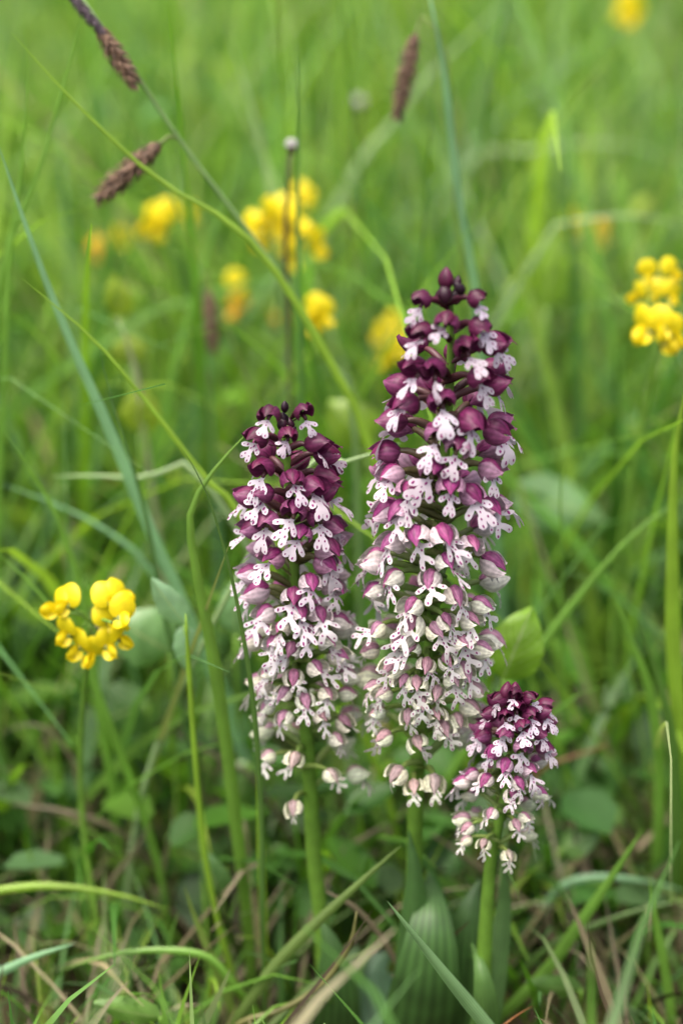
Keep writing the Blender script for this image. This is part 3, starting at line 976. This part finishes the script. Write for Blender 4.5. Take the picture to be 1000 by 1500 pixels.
def sedge(label, y, stem, spikes, wpx, col=GL):
    P = [at(px, py, y) for px, py in stem]
    e = P[-1]
    foot = Vector((e.x + (P[-1].x - P[-2].x) * 0.4, e.y + 0.01, ground_z(e.x, e.y) - 0.005))
    P.append(foot)
    T = thing('sedge', label, 'sedge', foot)
    wm = wpx / 1500 * K * (P[0] - CAM).length
    v, f = tube(smoothpath(P, 30), lambda t: wm / 2 * (0.55 + 0.6 * t), 7, foot)
    obj('stem', mesh('stem', v, f, 'blade', along=[(0.5, 0, 0)] * len(v)), T, col)
    for i, (a, b, rpx, m_, stalk) in enumerate(spikes):
        A, B = at(*a, y - 0.002), at(*b, y - 0.003)
        rm = rpx / 1500 * K * (A - CAM).length
        obj('spike', sedge_spike(A, B, rm, m_, foot, i + int(a[0])), T)
        if stalk:
            v, f = tube(smoothpath([at(*q, y) for q in stalk] + [A], 8), wm * 0.3, 6, foot)
            obj('spike_stalk', mesh('spike_stalk', v, f, 'blade', along=[(0.5, 0, 0)] * len(v)), T, (0.17, 0.24, 0.06))
    return T


sedge('leaning sedge with a dark upper spike and a nodding brown spike', 0.075,
      [(108, -20), (150, 40), (200, 110), (262, 203), (330, 295), (400, 388), (440, 450), (480, 530), (520, 640)],
      [((95, -18), (150, 48), 8, 'scale_dark', None), ((142, 36), (197, 122), 13, 'scale', None), ((234, 211), (146, 290), 16, 'scale', [(262, 203), (248, 200)])], 11, (0.22, 0.36, 0.13))
sedge('sedge with one slim brown spike hanging from an arched stalk', 0.11,
      [(618, 24), (640, 30), (655, 90), (662, 190), (668, 330), (680, 480)],
      [((608, 50), (582, 168), 13, 'scale', [(618, 24), (613, 34)])], 6, (0.18, 0.26, 0.05))
sedge('faint sedge with a hanging brown spike below the compact yellow pair', 0.12,
      [(312, 400), (300, 390), (296, 430), (300, 520), (306, 640)],
      [((306, 425), (312, 512), 10, 'scale', [(312, 400), (308, 412)])], 6, (0.15, 0.2, 0.06))


def bud_head(label, y, head, stem, rpx, dark=True):
    """plantain-like head: a dark stalk, a small cup and a white tuft"""
    P = [at(px, py, y) for px, py in stem]
    foot = Vector((P[-1].x, y + 0.008, ground_z(P[-1].x, y) - 0.004))
    P.append(foot)
    T = thing('white_bud_flower', label, 'white flower', foot)
    v, f = tube(smoothpath([at(*head, y)] + P, 20), 0.0006, 6, foot)
    obj('stem', mesh('stem', v, f, 'dark_stem' if dark else 'stem'), T)
    c = at(*head, y)
    r = rpx / 1500 * K * (c - CAM).length
    v, f = tube([c - foot + Vector((0, 0, -r * 1.6)), c - foot + Vector((0, 0, -r * 0.9)), c - foot + Vector((0, 0, -r * 0.2))], lambda t: r * (0.35 + 0.5 * t), 8)
    obj('calyx', mesh('calyx', v, f, 'dark_stem'), T)
    v, f = [], []
    for k in range(22):                # tuft of blunt florets
        q = k * 2.399
        el = math.asin(1 - (k + 0.5) / 22 * 1.25)
        d = Vector((math.cos(q) * math.cos(el), math.sin(q) * math.cos(el), math.sin(el)))
        a = d.orthogonal().normalized() * r * 0.22
        b = d.cross(a)
        i0 = len(v)
        o_ = c - foot
        v += [o_, o_ + d * r * 0.8 + a, o_ + d * r * 0.8 + b, o_ + d * r * 0.8 - a, o_ + d * r * 0.8 - b, o_ + d * r * 1.05]
        f += [(i0, i0 + 1, i0 + 2), (i0, i0 + 2, i0 + 3), (i0, i0 + 3, i0 + 4), (i0, i0 + 4, i0 + 1), (i0 + 5, i0 + 2, i0 + 1), (i0 + 5, i0 + 3, i0 + 2), (i0 + 5, i0 + 4, i0 + 3), (i0 + 5, i0 + 1, i0 + 4)]
    obj('floret_tuft', mesh('floret_tuft', v, f, 'white_head'), T)


bud_head('white bud on a dark stalk standing over the largest yellow cluster', 0.10, (427, 212), [(425, 240), (420, 290), (418, 380), (425, 520)], 10)
bud_head('blurred white bud in the far grass left of the hanging spike', 0.26, (525, 150), [(524, 175), (522, 230), (520, 380)], 10)


# ------------------------------------------------------------------ broad leaves
def broad_leaf(label, y, tip, base, foot, wpx, col, tilt=0.3, notch=0.0, name='leafy_herb', cat='leaf', pair=None, dy=0.0):
    """one herb leaf on its stalk: pixels of the blade's tip and base, and of the stalk's foot"""
    F0 = at(*foot, y)
    F0.z = ground_z(F0.x, F0.y) - 0.003
    T = thing(name, label, cat, F0)
    for (tp, bs, wp) in [(tip, base, wpx)] + (pair or []):
        A, B = at(*bs, y), at(*tp, y + dy)
        L = (B - A)
        ln = L.length
        d = L.normalized()
        view = (A - CAM).normalized()
        side = d.cross(view).normalized()
        nor = side.cross(d)
        side = side * math.cos(tilt) + nor * math.sin(tilt)
        nor = side.cross(d)
        wm = wp / 1500 * K * (A - CAM).length
        v, f, al = [], [], []
        nu, nv = 8, 12
        for i in range(nv + 1):
            t = i / nv
            wd = wm / 2 * math.sin(math.pi * (0.04 + 0.955 * t ** 0.75)) ** 0.8 * (1 + 0.05 * math.sin(t * 23 + wpx))
            for j in range(nu + 1):
                q = j / nu * 2 - 1
                p = A + d * (ln * (t - notch * (1 - t) * abs(q) ** 2 * 0.4)) + side * (wd * q) + nor * (wm * (0.14 * abs(q) ** 1.4 - 0.10 * math.sin(t * 3) + 0.02 * math.sin(t * 19 + q * 5)))
                v.append(p - F0)
                al.append((j / nu, t, 0))
        for i in range(nv):
            for j in range(nu):
                a = i * (nu + 1) + j
                f.append((a, a + 1, a + nu + 2, a + nu + 1))
        obj('leaf', mesh('leaf', v, f, 'herb', along=al), T, col)
        v, f = tube(smoothpath([A - F0, (A - F0) * 0.55 + Vector((0, 0.004, 0)), Vector()], 10), 0.0006, 6)
        obj('stalk', mesh('stalk', v, f, 'stem'), T)
    return T


broad_leaf('glaucous oval leaf pair on one stalk right of the low yellow ring', 0.02, (222, 848), (272, 915), (300, 1120), 42, (0.24, 0.43, 0.24), 0.2, pair=[((274, 985), (272, 918), 38)])
broad_leaf('round dull green leaf behind the low yellow ring', 0.045, (170, 905), (250, 955), (255, 1150), 95, (0.17, 0.34, 0.12), 0.2)
broad_leaf('bright yellow-green leaf touching the lower right of the tallest orchid', 0.02, (778, 890), (736, 995), (722, 1200), 84, (0.19, 0.37, 0.02), 0.0, dy=0.004)
broad_leaf('pale heart-shaped leaf showing its whitish underside in the right-hand grass', 0.12, (892, 768), (806, 735), (835, 1000), 78, (0.15, 0.31, 0.11), 0.1, notch=1.5)
broad_leaf('small bright leaf low at the bottom of the left-hand litter', -0.02, (138, 1470), (235, 1490), (260, 1560), 44, (0.16, 0.32, 0.06), 0.5)
broad_leaf('blue-green leaf tucked behind the fine hairy blade', 0.05, (345, 850), (345, 930), (350, 1100), 55, (0.19, 0.36, 0.16), 0.2)
broad_leaf('rounded green leaf between slender stem and middle-sized orchid\'s foot', 0.05, (335, 1195), (365, 1120), (370, 1300), 65, (0.12, 0.25, 0.06), 0.3)
broad_leaf('yellow-green bract leaf right of the thin upright pointed blade', 0.10, (205, 568), (205, 635), (215, 760), 62, (0.26, 0.36, 0.02), 0.2)
broad_leaf('yellow-green bract leaf under the faint small yellow pair', 0.12, (165, 405), (180, 465), (185, 700), 42, (0.26, 0.36, 0.02), 0.2)
broad_leaf('yellow-green bract leaf beside the straw-pale stalk', 0.12, (185, 490), (192, 535), (200, 700), 55, (0.26, 0.36, 0.03), 0.2)
broad_leaf('large soft green leaf behind the low yellow ring and the litter', 0.07, (130, 1060), (215, 1030), (220, 1200), 90, (0.07, 0.17, 0.04), 0.3)
broad_leaf('long yellow-green leaf standing under the orange-tinged cluster', 0.15, (820, 335), (800, 450), (800, 640), 48, (0.20, 0.36, 0.03), 0.2)
broad_leaf('lime leaf between the tips of the two larger orchids', 0.10, (480, 590), (545, 650), (550, 820), 78, (0.22, 0.36, 0.03), 0.2)
broad_leaf('green leaf low behind the smallest orchid\'s right side', 0.04, (880, 1215), (820, 1245), (820, 1340), 48, (0.11, 0.24, 0.05), 0.4)
broad_leaf('round green leaf in the shade right of the smallest orchid', 0.06, (905, 1180), (880, 1220), (885, 1320), 50, (0.12, 0.26, 0.04), 0.4)
broad_leaf('pointed green leaf lying at the foot of the smallest orchid', -0.002, (770, 1440), (850, 1450), (860, 1530), 42, (0.10, 0.22, 0.05), 0.7)
broad_leaf('dark green leaf in the left-hand litter under the slender stem', 0.012, (300, 1250), (325, 1310), (340, 1400), 46, (0.09, 0.2, 0.06), 0.5)


# ------------------------------------------------------------------ the meadow itself
def blades_mesh(name, base, height, width, lean, az, curl, tint, seg, material):
    """many ribbons at once: numpy arrays, one row per blade"""
    n = len(base)
    t = np.linspace(0, 1, seg + 1)[None, :, None]
    dirv = np.stack([np.cos(az), np.sin(az), np.zeros(n)], 1)[:, None, :]
    h = height[:, None, None]
    out = lean[:, None, None] * t + curl[:, None, None] * t ** 2.2
    up = np.sqrt(np.clip(1 - np.clip(out, 0, 1) ** 2 * 0.7, 0.05, 1))
    c = base[:, None, :] + dirv * (h * out) + np.array([0, 0, 1.0]) * (h * t * up)
    rs = np.random.RandomState(n)
    fa = az + np.pi / 2 + rs.uniform(-0.7, 0.7, n)
    side = np.stack([np.cos(fa), np.sin(fa), rs.uniform(-.25, .25, n)], 1)[:, None, :]
    tw = np.clip(0.45 + t * 2.0, 0, 1) * np.clip((1 - t) * 2.1, 0.03, 1) ** 0.8
    hw = width[:, None, None] / 2 * tw
    V = np.stack([c - side * hw, c + side * hw], 2).reshape(-1, 3)
    k = (seg + 1) * 2
    i = (np.arange(n) * k)[:, None] + (np.arange(seg) * 2)[None, :]
    F = np.stack([i, i + 1, i + 3, i + 2], 2).reshape(-1, 4)
    me = bpy.data.meshes.new(name)
    me.vertices.add(len(V))
    me.vertices.foreach_set('co', V.astype('f').ravel())
    me.loops.add(F.size)
    me.loops.foreach_set('vertex_index', F.astype('i').ravel())
    me.polygons.add(len(F))
    me.polygons.foreach_set('loop_start', np.arange(0, F.size, 4, dtype='i'))
    me.polygons.foreach_set('use_smooth', np.ones(len(F), dtype=bool))
    a = me.attributes.new('tint', 'FLOAT_COLOR', 'POINT')
    tt = np.repeat(np.concatenate([tint, np.ones((n, 1))], 1), k, 0)
    a.data.foreach_set('color', tt.astype('f').ravel())
    me.materials.append(M[material])
    me.update(calc_edges=True)
    return me


def stuff(name, me, label, cat):
    o = obj(name, me)
    o['kind'] = 'stuff'
    return tag(o, label, cat)


def gz(x, y):
    return 0.006 * np.sin(x * 31 + 1.3) * np.cos(y * 27) + 0.004 * np.sin(x * 73 + y * 58)


def sky_line(y):
    """height below which nothing in front of the orchids enters the picture"""
    return 0.338 - 0.741 * (y + 0.44)


def pick(rs, n, cols, wts):
    k = rs.choice(len(cols), n, p=np.array(wts) / sum(wts))
    c = np.array(cols)[k]
    return np.clip(c * rs.uniform(0.75, 1.25, (n, 1)) * rs.uniform(0.93, 1.07, (n, 3)), 0, 0.8)


GREENS = [(0.12, 0.27, 0.035), (0.18, 0.34, 0.034), (0.12, 0.26, 0.085), (0.24, 0.39, 0.05), (0.055, 0.15, 0.024), (0.25, 0.23, 0.12)]
WT = [5, 5, 2.2, 3, 2.5, 0.3]


def meadow(seed, n, xr, yr, hr, wr, yden=1.0):
    rs = np.random.RandomState(seed)
    x = rs.uniform(*xr, n)
    y = yr[0] + (yr[1] - yr[0]) * rs.uniform(0, 1, n) ** yden
    h = rs.uniform(*hr, n) * rs.uniform(0.6, 1.0, n)
    # the clearing round the orchids and the view across it
    near = (y < 0.03)
    cap = np.maximum(0.012, sky_line(y) + 0.012)
    h = np.where(near, np.minimum(h, cap * rs.uniform(0.5, 1.0, n)), h)
    front = (y < 0.012) & (np.abs(x - 0.015) < 0.055 + 0.03 * np.clip(-y / 0.1, 0, 1)) & (y > -0.11)
    h = np.where(front, np.minimum(h, np.maximum(0.008, sky_line(y) - 0.012)), h)
    mid = (y >= 0.03) & (y < 0.14)
    grow = np.clip((y - 0.01) / 0.13, 0, 1)
    side = np.clip((np.abs(x - 0.01) - 0.035) / 0.05, 0, 1)
    h = np.where(mid, h * (0.28 + 0.72 * grow * (0.45 + 0.55 * side)), h)
    keep = rs.uniform(0, 1, n) < np.where(near, 0.55, np.where(mid, 0.65 + 0.35 * grow, 1.0))
    x, y, h = x[keep], y[keep], h[keep]
    m = len(x)
    tint = pick(rs, m, GREENS, WT)
    tint = np.where((y < 0.10)[:, None], pick(rs, m, GREENS, [4, 1.2, 2.5, 0.4, 5, 0.5]), tint)
    base = np.stack([x, y, gz(x, y) - 0.004], 1)
    return base, h, rs.uniform(*wr, m), rs.uniform(0.02, 0.38, m), rs.uniform(0, 2 * np.pi, m), rs.uniform(0.0, 0.9, m) ** 1.4, tint


me = blades_mesh('meadow_grass', *meadow(3, 30000, (-0.75, 0.75), (-0.25, 1.3), (0.10, 0.27), (0.0014, 0.0046), 1.25), 7, 'grass')
stuff('meadow_grass', me, 'dense bright green meadow grass filling the background behind the orchids', 'grass')
me = blades_mesh('outer_meadow_grass', *meadow(2, 26000, (-3.0, 3.0), (1.2, 4.5), (0.16, 0.34), (0.003, 0.007)), 5, 'grass')
stuff('outer_meadow_grass', me, 'farther meadow grass spreading away beyond the near sward', 'grass')
rs = np.random.RandomState(5)
n = 7000
x = rs.uniform(-0.3, 0.3, n)
y = rs.uniform(-0.12, 0.35, n)
ok = ~((np.abs(x - 0.015) < 0.04) & (y < 0.0) & (y > -0.06))
x, y = x[ok], y[ok]
n = len(x)
base = np.stack([x, y, gz(x, y) - 0.002], 1)
me = blades_mesh('short_grass', base, rs.uniform(0.015, 0.05, n), rs.uniform(0.0008, 0.0022, n), rs.uniform(0.1, 0.6, n), rs.uniform(0, 6.28, n), rs.uniform(0, 0.7, n), pick(rs, n, GREENS, [4, 2, 2, 1, 4, 2]), 5, 'grass')
keepme = stuff('short_grass', me, 'short fine green grass sprouting through the litter round the orchids\' feet', 'grass')


# dead grass lying in a mat over the soil
def litter(seed, n, xr, yr):
    rs = np.random.RandomState(seed)
    x = rs.uniform(*xr, n)
    y = rs.uniform(*yr, n)
    ok = ~((np.abs(x - 0.018) < 0.045) & (y < 0.006) & (y > -0.08))
    x, y = x[ok], y[ok]
    n = len(x)
    z = gz(x, y) + rs.uniform(-0.002, 0.016, n) * rs.uniform(0.2, 1, n)
    base = np.stack([x, y, z], 1)
    h = rs.uniform(0.02, 0.06, n)
    return base, h, rs.uniform(0.0008, 0.0026, n), rs.uniform(0.75, 1.1, n), rs.uniform(0, 6.28, n), rs.uniform(-0.4, 0.15, n), \
        pick(rs, n, [(0.165, 0.145, 0.08), (0.10, 0.085, 0.045), (0.25, 0.22, 0.14), (0.045, 0.038, 0.02), (0.08, 0.13, 0.035)], [4, 4, 1.5, 4, 3])


me = blades_mesh('dead_grass', *litter(9, 5200, (-0.32, 0.32), (-0.15, 0.4)), 6, 'straw')
stuff('dead_grass', me, 'mat of tan and brown dead grass lying over the soil', 'dead grass')


# small round leaves of clover and other herbs between the grass
def leaflets(seed, n, big=0):
    rs = np.random.RandomState(seed)
    x = rs.uniform(-0.6, 0.6, n)
    y = rs.uniform(0.03, 1.1, n)
    z = gz(x, y) + rs.uniform(0.01, 0.16, n) * np.clip((y - 0.0) / 0.3, 0.15, 1)
    if big:
        x, y = rs.uniform(-0.25, 0.25, n), rs.uniform(0.025, 0.30, n)
        z = gz(x, y) + rs.uniform(0.004, 0.05, n)
    V, F, T = [], [], []
    cols = pick(rs, n, [(0.13, 0.30, 0.03), (0.20, 0.37, 0.03), (0.09, 0.23, 0.06), (0.28, 0.40, 0.05)] if not big else [(0.07, 0.18, 0.035), (0.10, 0.24, 0.03), (0.045, 0.12, 0.03), (0.12, 0.22, 0.09)], [4, 3, 2, 1])
    for i in range(n):
        s = rs.uniform(0.004, 0.011) if big else rs.uniform(0.003, 0.009)
        az, el = rs.uniform(0, 6.28), rs.uniform(-0.3, 0.9)
        d = np.array([math.cos(az) * math.cos(el), math.sin(az) * math.cos(el), math.sin(el)])
        sd_ = np.array([-math.sin(az), math.cos(az), rs.uniform(-.3, .3)])
        nn = np.cross(d, sd_)
        c = np.array([x[i], y[i], z[i]])
        i0 = len(V)
        for (a, b, q) in ((-1, 0, 0), (-0.45, 0.55, 0.15), (0.25, 0.62, 0.18), (0.85, 0.3, 0.05), (1, 0, -0.05), (0.85, -0.3, 0.05), (0.25, -0.62, 0.18), (-0.45, -0.55, 0.15), (0.2, 0, -0.08)):
            V.append(c + d * (a * s) + sd_ * (b * s) + nn * (q * s))
            T.append((*cols[i], 1))
        for q in range(8):
            F.append((i0 + 8, i0 + q, i0 + (q + 1) % 8))
    me = bpy.data.meshes.new('small_leaves')
    me.from_pydata([tuple(p) for p in V], [], F)
    a = me.attributes.new('tint', 'FLOAT_COLOR', 'POINT')
    a.data.foreach_set('color', np.array(T, 'f').ravel())
    me.materials.append(M['grass'])
    me.polygons.foreach_set('use_smooth', [True] * len(me.polygons))
    return me


stuff('small_leaves', leaflets(13, 2600), 'small rounded clover-like leaves scattered through the grass', 'leaves')
stuff('low_herb_leaves', leaflets(17, 1500, 1), 'dark green low herb leaves crowding under the grass behind the orchids', 'leaves')

# long fine stems leaning every way between the broader blades
rs = np.random.RandomState(21)
n = 1500
x, y = rs.uniform(-0.35, 0.35, n), 0.05 + 0.55 * rs.uniform(0, 1, n) ** 1.2
ok = ~((np.abs(x - 0.01) < 0.05) & (y < 0.10))
x, y = x[ok], y[ok]
n = len(x)
base = np.stack([x, y, gz(x, y) - 0.003], 1)
me = blades_mesh('fine_grass_stems', base, rs.uniform(0.10, 0.27, n) * np.clip(0.45 + y * 3, 0, 1), rs.uniform(0.0007, 0.0018, n), rs.uniform(0.1, 0.75, n), rs.uniform(0, 6.28, n), rs.uniform(-0.1, 0.35, n),
                 pick(rs, n, [(0.20, 0.36, 0.05), (0.15, 0.29, 0.12), (0.27, 0.36, 0.14), (0.30, 0.27, 0.15), (0.07, 0.17, 0.03)], [4, 3, 2, 1, 3]), 6, 'grass')
stuff('fine_grass_stems', me, 'tangle of fine pale and green grass stems crossing behind the orchids', 'grass')
